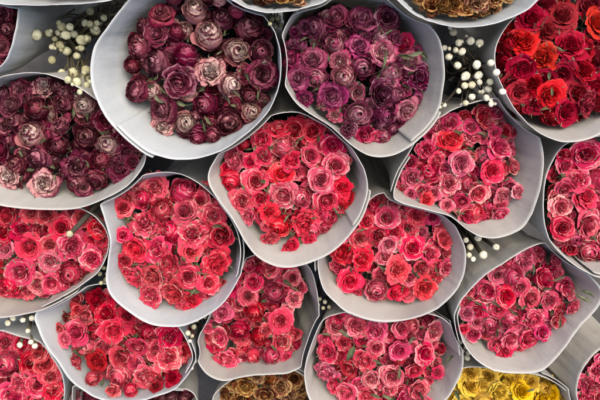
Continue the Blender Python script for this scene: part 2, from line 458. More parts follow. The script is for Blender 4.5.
GROUP = 'dried rose bouquets in paper cones'
class Bouquet:
    def __init__(s, name, label, rim, z, lean=(0, .35), extra=(0, .35), paper='paper', seam=.6, cat='bouquet', wav=.004):
        s.z = z
        rp = closed_spline(rim, 170)
        s.rim = np.array([at(x, y, z).xy for x, y in rp])
        area = np.cross(s.rim, np.roll(s.rim, -1, 0)).sum()
        if area < 0: s.rim = s.rim[::-1]
        s.c0 = s.rim.mean(0); s.L = z - .004
        s.lean = np.array(lean) * .78; s.extra = np.array(extra)
        s.R = np.linalg.norm(s.rim - s.c0, axis=1).mean()
        b = s.centre(1.0)
        s.base = Vector((b[0], b[1], 0))
        s.root = tag(empty(name, s.base), label, cat, GROUP)
        s.near = [U for U in BUILT if np.linalg.norm(U.c0 - s.c0) < 1.3 * (U.R + s.R)]
        s.wrap(paper, seam, wav)
        s.count = 0
    def centre(s, t): return s.c0 + s.L * (s.lean * t + s.extra * t * t)
    def scale(s, t): return (1 - t) + t * .040 / s.R
    def ring(s, t):
        d = s.rim - s.c0; ln = np.linalg.norm(d, axis=1, keepdims=True)
        k = min(1, t * 1.6)
        return s.centre(t) + (d * (1 - k) + d / ln * s.R * k) * s.scale(t)
    def wrap(s, paper, seam, wav):
        n = len(s.rim); ov = int(n * .09); st = int(seam * n); tot = n + ov
        ts = [0, .012, .03, .06, .10, .15, .21, .28, .37, .47, .58, .7, .82, .92, 1.0]
        folds = [(random.uniform(0, 6.28), random.uniform(.03, .09), random.choice([-1, 1, 1]) * random.uniform(.0016, .0048), random.uniform(-1.5, 1.5)) for _ in range(9)]
        V, F, UV = [], [], []
        sd = Vector((s.c0[0] * 9, s.c0[1] * 9, s.z * 7))
        for a, t in enumerate(ts):
            R = s.ring(t); c = s.centre(t)
            for j in range(tot):
                p = R[(st + j) % n]; d = p - c; ln = np.linalg.norm(d); d = d / ln
                f = j / tot
                off = -.0018 + .0052 * f                                    # the sheet winds over itself
                ang = math.atan2(d[1], d[0])
                w = noise.noise(Vector((math.cos(ang) * 1.7, math.sin(ang) * 1.7, t * 3)) + sd) * .010 * min(1, t * 6)
                w += noise.noise(Vector((math.cos(ang) * 5.5, math.sin(ang) * 5.5, t * 2.2)) + sd * 2) * .0034 * min(1, .15 + t * 6)
                for fa, fw, fh, fs in folds:                                  # creases where the sheet was gathered
                    da = abs((ang - fa - fs * t + math.pi) % 6.28318 - math.pi)
                    if da < fw: w += fh * (1 - da / fw) * min(1, .12 + t * 5)
                lip = .0004 * max(0, 1 - t / .03)                            # the rim turns out a little
                q = p + d * (off + w + lip)
                zz = s.z - s.L * t
                zz += noise.noise(Vector((math.cos(ang) * 1.2, math.sin(ang) * 1.2, 5)) + sd) * wav * 1.6 * (1 - t) ** 2
                if j > tot - ov * .8 and a < 3: zz -= .0035 * (j - (tot - ov * .8)) / (ov * .8)
                q = s.dent(q, zz)
                V.append((q[0] - s.base.x, q[1] - s.base.y, zz)); UV.append((f, t))
        for a in range(len(ts) - 1):
            for j in range(tot - 1):
                q = a * tot + j
                F.append((q, q + 1, q + tot + 1, q + tot))
        me = mesh('paper_wrap', V, F, UV)
        o = link('paper_wrap', me, M[paper], s.root)
        md = o.modifiers.new('thick', 'SOLIDIFY'); md.thickness = .0010; md.offset = 0
        md.use_rim = True; md.material_offset_rim = 1
        me.materials.append(M['paper_edge'])
        s.paper = o
    def dent(s, q, z, m=.0085):
        # the sheet gives way where a higher cone leans on it
        q = np.array(q, float)
        for U in s.near:
            if z > U.z: continue
            t = (U.z - z) / U.L
            if t > 1: continue
            c, k = U.centre(t), U.scale(t)
            qq = U.c0 + (q - c) / k
            if np.hypot(*(qq - U.c0)) > U.R * 1.8: continue
            d = sdist(U.rim, qq)
            if d * k > -m:
                a = U.rim; b = np.roll(a, -1, 0); e = b - a
                tt = np.clip(((qq - a) * e).sum(1) / np.maximum((e * e).sum(1), 1e-12), 0, 1)
                nn = a + e * tt[:, None]; i = ((nn - qq) ** 2).sum(1).argmin()
                nv = np.array([e[i][1], -e[i][0]]); nv /= np.linalg.norm(nv)
                q = c + (nn[i] - U.c0) * k + nv * m
        return q
    def clear(s, p, z):
        d = s.clear0(p, z)
        for U in s.near:
            if z < U.z and np.hypot(*(np.array(p) - U.centre((U.z - z) / U.L))) < U.R * 1.6:
                d = min(d, -U.clear0(p, z) + .001)
        return d
    def clear0(s, p, z):
        t = (s.z - z) / s.L
        if t < 0: return sdist(s.rim, np.array(p))
        q = s.c0 + (np.array(p) - s.centre(t)) / s.scale(t)
        return sdist(s.rim, q) * s.scale(t)
    def rose(s, px, py, rp, mat, kind=None, depth=.03, tilt=None, rz=None):
        gl = 9 if mat.startswith('wine') else 6 if mat.startswith('plum') else 1.6
        kind = kind or random.choices(['open', 'full', 'cup', 'crisp', 'globe'], [3.0, 2.2, 1.0, 3.2, gl])[0]
        if mat.startswith('wine') and kind == 'cup': kind = 'globe'
        if mat.startswith(('wine', 'plum')): rp *= .92
        if rp < 8.5 and kind != 'bud' and random.random() < .35: kind = 'cup'
        z = s.z - depth
        lim = .42
        while z < s.z - .013:
            P = at(px, py, z); r = rp * K * (ZC - z) / DIST
            if s.clear(P.xy, z) > lim * r: break
            z += .003
        P = at(px, py, z); r = rp * K * (ZC - z) / DIST
        for _ in range(30):
            if s.clear(P.xy, z) > .47 * r: break
            d = Vector((*s.c0, z)) - P; d.z = 0
            P = P + d.normalized() * .0012
        r = max(.5 * r, min(r, s.clear(P.xy, z) * 1.35))
        me = random.choice(ROSES[kind])
        o = link('rose', me, M[mat], s.root)
        cl = Vector((*s.centre(max(0, (s.z - z) / s.L)), z - .11))
        ax = (P - cl).normalized()
        ax = (ax * .55 + Vector((0, -.06, .55)) + Vector((random.gauss(0, .24), random.gauss(0, .24), 0))).normalized()
        q = ax.to_track_quat('Z', 'Y') @ Quaternion((0, 0, 1), random.uniform(0, 6.28) if rz is None else rz)
        sx = r * .885
        o.rotation_mode = 'QUATERNION'; o.rotation_quaternion = q
        o.location = P - s.base + ax * (.30 * r)
        o.scale = (sx, sx, sx * random.uniform(.92, 1.12))
        Mw = Matrix.LocRotScale(o.location, q, o.scale)
        # calyx below the bloom
        c = link('calyx', random.choice(CALYX), M['sepal_dark' if mat.startswith(('wine', 'plum', 'rust')) else 'sepal'], o)
        c.location = (0, 0, me['base'] * (.52 if kind != 'globe' else .8) - .02)
        c.scale = (random.uniform(1.0, 1.18),) * 3
        if kind == 'globe': c.scale = (.82, .82, .7); c.rotation_euler = (0, 0, random.uniform(0, 6.28))
        # stem runs down into the neck of the cone
        b0 = Mw @ Vector((0, 0, me['base'] - .1))
        tt = .72
        cc = s.centre(tt); g = Vector((cc[0] - s.base.x, cc[1] - s.base.y, s.z - s.L * tt)) + Vector((random.uniform(-.022, .022), random.uniform(-.022, .022), 0))
        dv = g - b0
        mid = Matrix.LocRotScale(b0, (-dv).to_track_quat('Z', 'Y'), Vector((1, 1, dv.length)))
        st = link('stem', STEM, M['stem'], o)
        st.matrix_local = Mw.inverted() @ mid
        s.count += 1
        return o
    def leaf(s, px, py, lp, ang, mat='leaf', depth=.03, pitch=None):
        z = s.z - depth
        P = at(px, py, z)
        while s.clear(P.xy, z) < .004 and z < s.z - .004:
            z += .003; P = at(px, py, z)
        if s.clear(P.xy, z) < .002: return
        o = link('leaf', random.choice(LEAVES), M[mat], s.root)
        l = lp * K * (ZC - z) / DIST
        o.location = P - s.base
        o.rotation_euler = (random.uniform(-.3, 1.1) if pitch is None else pitch, random.uniform(-.9, .9), ang)
        o.scale = (l, l, l)
    def fill(s, roses, mats, weights, rr=9, frm=.045, leaves=14, green=.2, n=400, cap=97):
        """younger blooms and leaves deeper between the ones on top"""
        R = np.array([(x, y, r) for x, y, r in roses], float)
        lo, hi = R[:, :2].min(0) - 4, R[:, :2].max(0) + 4
        deep = []
        for _ in range(n):
            if s.count >= cap: break
            p = rng.uniform(lo, hi)
            d = np.hypot(R[:, 0] - p[0], R[:, 1] - p[1])
            if (d < R[:, 2] * .62).any(): continue
            if (d < R[:, 2] + 10).sum() < 2: continue
            if deep and min(math.hypot(p[0] - a, p[1] - b) for a, b in deep) < rr * 1.15: continue
            P = at(p[0], p[1], s.z - frm)
            if s.clear(P.xy, s.z - frm) < .007: continue
            deep.append(tuple(p))
            s.rose(p[0], p[1], rr * random.uniform(.8, 1.2), random.choices(mats, weights)[0], None, frm * random.uniform(.85, 1.25))
        k = 0
        for _ in range(n * 3):
            if k >= leaves * 1.8: break
            p = rng.uniform(lo, hi)
            d = np.hypot(R[:, 0] - p[0], R[:, 1] - p[1]) / R[:, 2]
            if d.min() < .8 or (d < 1.55).sum() < 3: continue
            P = at(p[0], p[1], s.z - .03)
            if s.clear(P.xy, s.z - .03) < .006: continue
            s.leaf(p[0], p[1], random.uniform(8, 15), random.uniform(0, 6.28), 'leaf_green' if random.random() < green else 'leaf', random.uniform(.030, .050))
            k += 1

def conv(ox, oy, sc_, L):
    out = []
    for e in L: out.append((ox + e[0] / sc_, oy + e[1] / sc_, e[2] / sc_) + tuple(e[3:]))
    return out

JOBS, BUILT = [], []
def build(*a, **k): JOBS.append((a, k))
def make(name, label, rim, z, roses, mats, weights, deepmats=None, sprigs=(), depth=.028, leaves=14, green=.2, rr=8, frm=.044, **kw):
    B = Bouquet(name, label, rim, z, **kw)
    C = np.array([(e[0], e[1]) for e in roses]).mean(0)
    Rm = max(np.hypot(e[0] - C[0], e[1] - C[1]) for e in roses) + 1e-6
    rm = sum(e[2] for e in roses) / len(roses)
    roses = [(e[0], e[1], min(e[2] * .6 + rm * .4, rm * 1.18)) + tuple(e[3:]) for e in roses]
    for e in roses:
        m = e[3] if len(e) > 3 and e[3] else random.choices(mats, weights)[0]
        kd = e[4] if len(e) > 4 else None
        dn = np.hypot(e[0] - C[0], e[1] - C[1]) / Rm
        small = max(0, 13 - e[2]) * .0012
        B.rose(e[0], e[1], e[2], m, kd, depth + .016 * dn * dn + small + random.uniform(-.004, .004))
    for x, y, l, a in sprigs: B.leaf(x, y, l, a, 'leaf_green', .012, .35)
    B.fill([e[:3] for e in roses], deepmats or mats, weights, rr, frm, leaves, green)
    BUILT.append(B)
    return B

WP, WD = 'wine_pale', 'wine_dark'
# --- large wine and cream bouquet, upper left
A = build('rose_bouquet', 'widest bouquet of wine and cream roses in a round white cone',
  [(93,65),(94,85),(99,99),(107,115),(125,135),(145,151),(160,157),(178,160),(200,158),(225,149),(250,131),(268,112),(277,92),(281,68),(279,47),(272,28),(262,15),(250,4),(225,-10),(185,-18),(150,-12),(131,0),(117,17),(106,33),(97,47)], ZREF + .058,
  conv(90, 0, 2.5, [(178,32,38),(262,18,36,WP),(295,78,46,WP),(400,62,46),(370,125,40,WP),(430,128,32,WD),(432,185,44),(240,130,40,WD),(160,155,48),(120,122,34,WD),
   (302,178,42,WP),(222,208,48,WD),(110,222,38),(358,212,36,WP),(178,275,44),(285,262,42),(348,305,48),(405,278,36,WP,'cup'),(240,305,32,WP,'cup'),(270,345,46,WD),(180,318,28),
   (330,40,30),(165,85,34,WD),(400,240,24,WD,'cup'),(205,-20,36),(300,-18,38),(370,8,36),(240,-40,34),(330,-30,34),(215,75,22,WD)]),
  ['wine', WP, WD], [6, 1.2, 2], lean=(.20, .36), depth=.034, paper='paper_cool', leaves=16, green=.1, rr=10, frm=.05, seam=.12)
# --- plum bouquet
PP, PD = 'plum_pale', 'plum_dark'
Bq = build('rose_bouquet', 'plum purple roses with mauve hearts in a round grey cone',
  [(281,60),(283,38),(289,22),(299,10),(322,1),(350,-6),(385,-6),(412,8),(430,25),(440,40),(444,60),(445,75),(443,92),(440,108),(430,125),(412,142),(395,152),(378,155),(364,151),(350,141),(332,125),(315,115),(300,105),(290,92),(283,76)], ZREF + .052,
  conv(270, 0, 2.5, [(112,68,40),(165,40,34),(230,45,44),(295,42,34,PD),(105,148,48),(160,108,30,PP),(222,112,36),(280,88,30),(282,130,38),(232,168,40),(185,192,40,PP),(310,182,32,PP),
   (352,148,26,PP,'cup'),(335,108,24,'magenta','cup'),(375,195,38),(285,235,42,PD),(155,242,48),(70,195,34),(85,248,36),(290,290,38,PD),(222,285,46,PP),(345,275,34,PP),(270,342,24,'magenta'),
   (240,340,24,'magenta','cup'),(195,330,34,PD),(160,290,28,PP),(65,105,28),(50,150,28),(175,155,24),(115,200,26,PP),(320,235,22),(285,340,22,PP)]),
  ['plum', PP, PD], [5, 1.4, 2], lean=(-.16, .30), depth=.030, leaves=16, green=.35, paper='paper_grey', seam=.35)
JOBS[-1][1]['sprigs'] = ((383, 68, 20, .2), (398, 55, 16, 5.2), (420, 52, 14, 4.4), (410, 56, 16, 5.0))
# --- wine bouquet at the left edge
Cq = build('rose_bouquet', 'wine and cream bouquet with double paper rim, cut by the left edge',
  [(0,79),(22,75),(40,75),(60,80),(76,88),(100,104),(128,128),(142,143),(145,154),(142,166),(133,179),(120,190),(105,198),(88,205),(70,209),(35,209),(0,205),(-30,192),(-48,165),(-50,135),(-40,105),(-20,86)], ZREF + .030,
  [(10,104,15),(35,107,14),(63,103,14),(83,105,13),(12,120,12),(28,132,16,WP),(59,126,15),(57,145,15,WD),(85,136,14),(105,121,12),(107,143,14,WP),(36,160,17),(1,150,13),(14,164,12),(8,176,14),(43,184,17),
   (76,168,17),(101,159,13,WD),(119,169,16),(96,181,13),(83,187,10),(45,86,11,WP),(65,92,10),(20,90,11),(2,92,11),(127,152,11,WD),(124,139,11,WD),(138,155,8),(-15,110,15),(-20,140,15),(-15,170,15)],
  ['wine', WP, WD], [6, 1.2, 1.4], lean=(.12, .34), depth=.03, leaves=14, green=.05, rr=10, paper='paper', seam=.05)
# --- wine roses in the top left corner
build('rose_bouquet', 'wine roses in a white cone cut by the top left corner',
  [(17,5),(18,15),(15,35),(10,50),(0,65),(-20,78),(-50,75),(-75,40),(-65,-5),(-30,-25),(5,-15)], ZREF + .05,
  [(2,14,12),(7,30,11),(0,46,11),(-12,34,12),(8,4,10),(3,57,8),(-15,10,12),(-15,55,12),(-30,25,14),(-35,45,13),(-28,2,12)],
  ['wine', 'wine_dark', WP], [4, 2, .5], lean=(.05, .25), depth=.022, leaves=6, paper='paper_cool', seam=.5)
# --- dusky pink bouquet under the wine one
HOT, DP, MG, CR = 'rose_hot', 'rose_pale', 'magenta', 'crimson'
build('rose_bouquet', 'crimson pink bouquet at the left edge with a dark berry twig lying across it',
  [(90,213),(102,224),(108,236),(109,248),(100,270),(82,285),(60,299),(37,309),(0,316),(-30,312),(-55,290),(-60,255),(-45,225),(-15,206),(30,202),(65,204)], ZREF + .008,
  [(6,216,12),(45,215,11),(22,229,12),(40,230,10,DP,'bud'),(62,227,12),(28,248,15,HOT),(73,246,18),(97,241,12,CR),(92,259,11),(20,273,16),(70,275,18),(3,232,12),(3,249,11),(72,211,9),(20,211,9),(31,213,10),
   (50,246,10),(8,286,10),(84,217,9),(98,228,9),(37,285,10,DP),(-15,240,14),(-15,265,14),(-18,290,12),(50,262,10),(52,285,10)],
  ['crimson', 'rose', DP], [3, 4, 1], lean=(.04, .20), leaves=16, depth=.022, paper='paper_warm', seam=.7)
# --- pink bouquet left of the centre
E = build('rose_bouquet', 'dense coral pink bouquet whose white cone is pinched on its left rim',
  [(100,200),(106,194),(116,188),(137,177),(167,172),(192,179),(218,200),(235,224),(242,252),(236,279),(218,305),(192,321),(171,325),(145,321),(116,300),(107,281),(109,258),(111,241),(106,220)], ZREF + .018,
  conv(90, 160, 2.35, [(78,112,42),(150,62,38),(225,68,38),(125,148,32),(170,115,30),(222,118,34),(290,130,30),(238,172,38,DP),(305,180,36),(105,212,36,HOT),(75,175,28),(155,212,30),(185,165,26),(182,242,30),
   (240,215,26,HOT),(300,245,44,HOT),(145,278,30),(103,278,28,HOT),(195,315,34),(232,275,28,CR),(240,330,28,HOT),(200,275,22,CR),(140,318,26),(260,95,22),(80,240,24,CR),(280,290,24),(120,90,24),(165,300,20),(270,165,20),(215,345,18)]),
  ['rose', DP, CR], [7, 1, 1], lean=(.08, .22), leaves=18, paper='paper_cool', depth=.024, seam=.53, wav=.007)
# --- centre bouquet
Fq = build('rose_bouquet', 'coral pink bouquet in the very middle, its white cone open and bare at lower right',
  [(209,181),(216,159),(242,130),(272,116),(298,113),(327,125),(353,149),(368,181),(363,210),(346,236),(323,255),(289,265.5),(264,259),(247,242),(234,219),(221,202)], ZREF + .036,
  conv(200, 100, 2.356, [(185,65,28),(222,68,28),(262,72,34),(142,95,28),(195,105,30,DP),(78,142,32),(118,145,18),(152,130,24),(212,140,24),(262,130,26),(310,108,30),(320,155,30),(75,195,30),(130,190,32),
   (190,170,32,HOT),(285,188,32),(100,238,34),(110,275,28,DP),(165,265,22),(195,225,38,DP),(240,230,28,DP),(185,300,34,HOT),(250,295,36,HOT),(215,348,32,HOT),(300,240,34),(345,235,30,HOT),(300,275,24),(335,205,22),(255,330,22),(140,235,18)]),
  ['rose', DP, HOT], [6, 1, 2], lean=(-.06, .38), leaves=20, depth=.026, paper='paper', seam=.42)
# --- pink bouquet right of the centre, upper
G = build('rose_bouquet', 'hot pink bouquet with wide bare grey paper along its right side',
  [(393,195),(400,172),(411,154),(426,131),(449,114),(471,105),(496,100),(520,105),(535,127),(542,154),(539,187),(531,214),(520,229),(501,237),(482,237),(467,229),(451,217),(426,210),(401,203)], ZREF + .026,
  conv(370, 90, 2.667, [(308,70,40),(215,130,40,HOT),(270,120,26),(345,150,42),(245,195,42),(328,215,40,HOT),(150,160,22),(155,215,36),(110,235,28),(90,260,24),(150,295,34,HOT),(105,280,24),(210,250,28,DP),(265,250,28),
   (290,275,28,DP),(350,335,36),(400,270,32,DP),(265,335,30),(205,310,28),(385,205,20,DP,'cup'),(310,340,24,DP),(345,95,28),(215,88,28),(378,110,20),(245,300,20),(180,190,22),(355,285,22,DP),(305,170,24)]),
  [MG, 'rose', DP], [5, 2, .6], lean=(-.22, .28), leaves=16, depth=.030, paper='paper_grey', seam=.9)
# --- red bouquet
SC = 'scarlet'
H = build('rose_bouquet', 'deep red and scarlet rose bouquet in the upper right corner',
  [(541,-2),(515,17),(500,37),(495,57),(499,77),(510,100),(520,114),(537,130),(555,139),(570,141),(590,137),(612,125),(640,105),(655,65),(645,20),(615,-12),(575,-20)], ZREF + .056,
  [(531,18,15),(562,15,20),(590,5,16),(598,22,15,SC),(524,41,15,SC),(570,45,18),(542,59,14,SC),(522,70,15),(587,48,12),(585,70,13),(562,75,15),(551,95,15,SC),(513,86,12),(597,86,12),(509,44,12),(506,61,10),(520,92,11),
   (568,111,14),(589,104,13),(555,117,9),(578,92,11),(546,32,12),(610,50,15),(615,80,15),(605,102,12),(545,80,11),(531,85,12),(612,12,14),(548,6,12),(535,105,8),(630,60,14),(630,30,14)],
  ['red', SC], [5, 1.2], lean=(-.10, .25), leaves=14, green=.5, depth=.026, paper='paper', seam=.75)
JOBS[-1][1]['sprigs'] = ((556, 46, 15, 3.3), (552, 88, 15, 3.0), (549, 80, 12, .3))
# --- pink bouquet at the right edge
I = build('rose_bouquet', 'pink bouquet halfway up the right edge of the display, cut by the frame',
  [(590,138),(565,146),(552,165),(546,182),(545,200),(546,220),(552,240),(567,257),(585,269),(604,275),(635,265),(655,235),(660,195),(645,155),(618,138)], ZREF + .022,
  [(586,154,18,MG),(575,180,14,MG),(562,207,10,DP),(587,196,14,HOT),(563,228,12,CR),(590,225,17),(590,252,16),(576,238,10),(601,178,14),(604,205,14),(607,236,14),(612,158,14),(566,166,9),(557,199,7,DP,'cup'),(622,190,14),(622,220,14),(558,215,8),(606,258,10),(570,250,8),(565,190,9)],
  [MG, 'rose', DP], [3, 3, 1], lean=(-.12, .30), leaves=16, green=.3, depth=.024, paper='paper', seam=.45)
# --- lower right pink bouquet
J = build('rose_bouquet', 'loose pink bouquet in a wide grey cone above the yellow roses',
  [(457,320),(459,309),(465,299),(485,278),(507,263),(534,247),(550,245),(563,254),(582,270),(600,290),(598,306),(579,328),(559,355),(541,371),(516,374),(494,371),(476,360),(463,343)], ZREF + .002,
  conv(440, 220, 2.222, [(190,95,24),(222,75,18),(262,88,24),(165,125,26),(104,160,26),(148,170,30),(205,175,28),(235,130,28),(80,205,30),(160,222,34),(210,222,28),(245,180,20),(285,155,24),(300,195,26),(262,228,24),
   (200,265,26),(160,268,26),(145,290,22),(110,232,24),(60,185,14),(268,200,18),(130,122,18),(180,150,18),(130,200,18),(175,98,16),(90,240,18),(230,250,18)]),
  [MG, 'rose', DP], [4, 2.5, .8], lean=(-.08, .28), leaves=20, green=.4, depth=.028, paper='paper', seam=.97)
JOBS[-1][1]['sprigs'] = ((575, 293, 20, 4.5), (580, 290, 18, 5.0), (533, 275, 16, .3), (552, 281, 16, 5.5), (560, 318, 14, 3.6))
# --- pink bouquet right of the centre, lower
Kq = build('rose_bouquet', 'bright coral and pink bouquet just below and right of the middle one',
  [(317,264),(322,250),(335,236),(352,222),(369,203),(382,195),(405,196),(430,205),(450,221),(461,240),(465,255),(463,274),(456,289),(442,304),(424,315),(401,321),(375,321),(349,313),(334,302),(322,287)], ZREF - .002,
  conv(300, 180, 2.667, [(230,98,38,DP),(195,70,26),(290,125,26),(160,155,26),(210,150,30,CR),(110,195,32,HOT),(170,212,36,HOT),(238,175,24,DP),(300,180,36),(385,155,34,HOT),(135,270,40,HOT),(205,295,38,DP),(262,240,40,HOT),
   (265,300,30,HOT),(335,290,38,HOT),(395,235,38),(295,262,22),(330,235,18),(350,195,28),(310,95,26,HOT),(355,100,20),(250,60,18),(175,110,22),(300,290,16),(362,265,22),(225,205,20,DP),(250,140,22),(335,60,20)]),
  ['rose', MG, DP], [6, 1.5, .5], lean=(-.02, .24), leaves=16, depth=.023, paper='paper', seam=.93)
# --- lower middle-left
L_ = build('rose_bouquet', 'raspberry pink bouquet in a narrow grey cone above the rusty brown roses',
  [(197,351),(199,336),(205,325),(212,308),(220,290),(236,268),(258,256),(282,254),(302,263),(312,276),(317,299),(318,325),(314,351),(302,366),(287,373),(265,374),(246,376),(224,381),(209,376),(199,364)], ZREF - .028,
  conv(190, 250, 2.667, [(225,110,38),(165,85,26),(155,125,30),(85,165,30,MG),(170,170,30,CR),(240,190,44,HOT),(130,220,28,CR),(75,235,30,DP),(95,295,44),(165,290,32),(220,280,32),(245,245,28,DP),(185,235,24,CR),(275,75,22,DP),
   (110,100,28),(280,130,22,DP),(215,50,24),(155,35,24,DP),(45,210,16),(205,215,16),(65,200,18),(258,285,16),(185,55,18)]),
  [MG, 'rose', DP], [2, 5, .8], lean=(-.08, .08), leaves=14, depth=.022, paper='paper_grey', seam=.8)
# --- crimson bouquet lower left
Mq = build('rose_bouquet', 'crimson red bouquet in a white cone near the lower left corner',
  [(38,326),(36,316),(45,304),(61,293),(84,287),(110,284),(140,290),(165,308),(179,326),(189,344),(193,358),(187,372),(173,388),(152,396),(128,401),(101,398),(84,389),(70,378),(58,361),(46,345)], ZREF - .006,
  [(114,332,18,HOT),(75,332,14),(63,340,12),(105,314,14),(83,317,10),(122,359,13),(96,362,11),(118,377,15),(93,380,12),(131,392,12),(145,377,13),(149,333,12),(138,348,11),(75,362,10),(170,336,13),(155,351,11),(168,358,15,DP),(153,380,13),
   (173,379,13),(128,316,11),(96,300,12),(112,297,10),(142,318,11),(183,352,9),(60,330,9),(104,347,9),(112,392,10),(160,391,9),(88,347,9,DP,'bud'),(135,364,9)],
  [CR, 'rose', 'red'], [5, 2, 1], lean=(.12, .06), leaves=16, green=.35, depth=.022, paper='paper_cool', seam=.45)
# --- pink bouquet, bottom left corner
N = build('rose_bouquet', 'pink bouquet cut by the bottom left corner below the pale cut twigs',
  [(0,331),(18,336),(40,342),(52,357),(62,377),(64,400),(58,425),(20,445),(-30,440),(-55,400),(-48,352),(-22,334)], ZREF - .036,
  [(4,365,20,DP),(31,364,12),(37,385,14),(22,386,12),(12,397,15,DP),(38,352,10,CR),(5,342,10),(20,345,10),(51,377,10),(53,392,9),(30,400,10),(45,364,10,CR),(22,412,13),(-12,388,15),(-14,350,13),(45,405,12),(-5,410,13)],
  ['rose', CR, DP], [5, 2, .6], lean=(.02, .30), leaves=8, depth=.022, paper='paper_cool', seam=.6)
# --- bottom centre
O = build('rose_bouquet', 'rose pink bouquet with green leaves, cut by the bottom edge beside the yellow roses',
  [(318,329),(324,320),(334,315),(360,311),(400,310),(432,314),(447,321),(457,335),(461,356),(459,374),(450,392),(441,403),(420,418),(380,426),(335,420),(312,402),(306,383),(306,365),(311,347)], ZREF - .018,
  conv(300, 290, 3.333, [(90,208,42),(85,278,40),(190,118,44),(250,140,42),(340,125,34,MG),(375,120,32),(450,140,42,DP),(420,210,40),(330,205,36,MG),(215,240,42),(255,195,28,DP),(305,290,42),(235,300,30),(160,265,30,CR),(385,270,30),
   (460,278,36),(400,335,42),(150,345,42),(225,355,34),(120,120,36),(145,175,22,CR),(375,190,18),(110,320,24),(300,335,22,DP),(350,360,30),(320,395,32),(430,385,30),(150,402,28),(240,405,30),(270,100,24),(425,100,22)]),
  ['rose', MG, DP], [6, 1, .5], lean=(-.01, .20), leaves=18, green=.7, depth=.022, paper='paper', seam=.6)
JOBS[-1][1]['sprigs'] = ((350, 338, 20, .3), (354, 346, 20, 2.8), (409, 345, 18, .2), (382, 365, 16, .4), (400, 368, 15, 2.9), (446, 362, 16, 5.6), (330, 335, 14, 1.5), (381, 398, 18, .7))
# --- yellow
P = build('rose_bouquet', 'golden yellow rose bouquet at the bottom edge',
  [(443,402),(447,386),(455,373),(464,368),(482,367),(500,371),(520,372),(536,374),(552,380),(564,388),(577,400),(582,425),(560,455),(510,465),(465,455),(445,430)], ZREF - .034,
  [(472,385,14),(506,380,11),(501,393,14),(522,392,13),(530,383,9),(544,388,10),(543,399,12),(560,402,9),(487,377,9),(553,395,8),(516,382,9),(453,396,10),(486,404,13),(512,408,13),(535,408,13),(560,410,12),(465,405,12),(484,385,9),(470,373,9)],
  ['yellow'], [1], lean=(-.05, .25), leaves=8, green=.6, depth=.016, paper='paper_grey', seam=.6)
JOBS[-1][1]['sprigs'] = ((459, 400, 22, .15), (535, 388, 12, 1.5))
# --- right bottom corner
Q = build('rose_bouquet', 'pink bouquet peeking in at the bottom right corner',
  [(600,351),(585,367),(579,385),(580,402),(590,425),(620,445),(655,430),(670,390),(650,355),(622,345)], ZREF - .024,
  [(593,386,11),(598,372,10),(588,396,9),(601,397,12),(586,382,7),(610,378,12),(615,395,12),(605,362,10),(595,408,10),(625,370,13),(620,412,13)],
  [MG, 'rose', DP], [3, 2, 2], lean=(-.26, .32), extra=(-.1, .45), leaves=6, depth=.02, paper='paper_warm', seam=.3)
# --- rusty roses at the bottom
R_ = build('rose_bouquet', 'rusty brown and tan withered rose bouquet at the bottom edge',
  [(213,402),(217,392),(232,380),(247,374),(280,368),(305,376),(316,395),(312,420),(285,440),(240,440),(217,425)], ZREF - .060,
  [(246,387,12),(265,396,11),(270,378,10),(290,395,11),(294,380,10),(226,396,9),(234,384,8),(280,388,9),(302,389,9),(240,402,11),(275,408,12),(300,405,11),(256,376,8)],
  ['rust'], [1], lean=(0, .2), leaves=8, green=.0, depth=.018, paper='paper', seam=.6)
# --- hidden below the crimson one
S = build('rose_bouquet', 'dark wine bouquet almost hidden below the crimson one at the bottom edge',
  [(64,402),(68,390),(76,386),(100,383),(140,385),(175,390),(186,391),(194,398),(196,415),(170,440),(120,450),(80,440)], ZREF - .055,
  [(75,396,7),(88,400,9),(172,399,8),(184,400,7),(105,405,11),(130,408,12),(155,408,11),(120,425,12),(150,425,11)],
  ['wine_dark', 'wine'], [3, 1], lean=(0, .25), leaves=6, green=.0, depth=.024, paper='paper', seam=.6)
# --- three cones along the top edge
T1 = build('rose_bouquet', 'white cone dipping in at the top edge between the wine and plum bouquets',
  [(228,-4),(238,3),(250,8),(270,12.5),(290,11),(303,7),(325,0),(338,-20),(325,-55),(275,-70),(230,-55),(218,-25)], ZREF + .082,
  [(270,-4,7),(283,-4,7),(258,-10,9),(295,-12,9),(275,-18,11),(250,-28,11),(300,-30,11),(275,-42,12)],
  ['rust'], [1], lean=(0, .42), leaves=6, depth=.02, paper='paper_cool', seam=.72)
T2 = build('rose_bouquet', 'rusty gold withered roses in a pale cone at the top edge',
  [(392,-8),(398,1),(411,12),(425,19),(448,25),(465,26.5),(487,24),(512,16),(531,5),(544,-15),(535,-50),(490,-75),(435,-70),(400,-45)], ZREF + .084,
  [(432,1,9),(455,4,10),(478,1,11),(444,4,8),(467,6,9),(496,-4,10),(420,-6,9),(440,-12,12),(465,-14,12),(490,-20,12),(510,-12,9),(425,-30,12),(455,-35,13),(485,-42,13),(515,-30,11)],
  ['rust'], [1], lean=(0, .40), leaves=10, green=.2, depth=.024, paper='paper_cool', seam=.72)
T3 = build('rose_bouquet', 'white cone rim along the top edge above the greenish berry sprig',
  [(-25,-6),(0,3.5),(25,4.5),(50,4.5),(85,2.5),(115,-2),(132,-20),(125,-60),(60,-85),(-10,-70),(-35,-35)], ZREF + .080,
  [(20,-22,11),(45,-24,12),(70,-22,12),(95,-26,11),(35,-42,12),(60,-44,12),(85,-46,12),(10,-40,12)],
  ['wine'], [1], lean=(0, .45), leaves=4, depth=.03, paper='paper_cool', seam=.72)

for a, k in sorted(JOBS, key=lambda j: -j[0][3]): make(*a, **k)

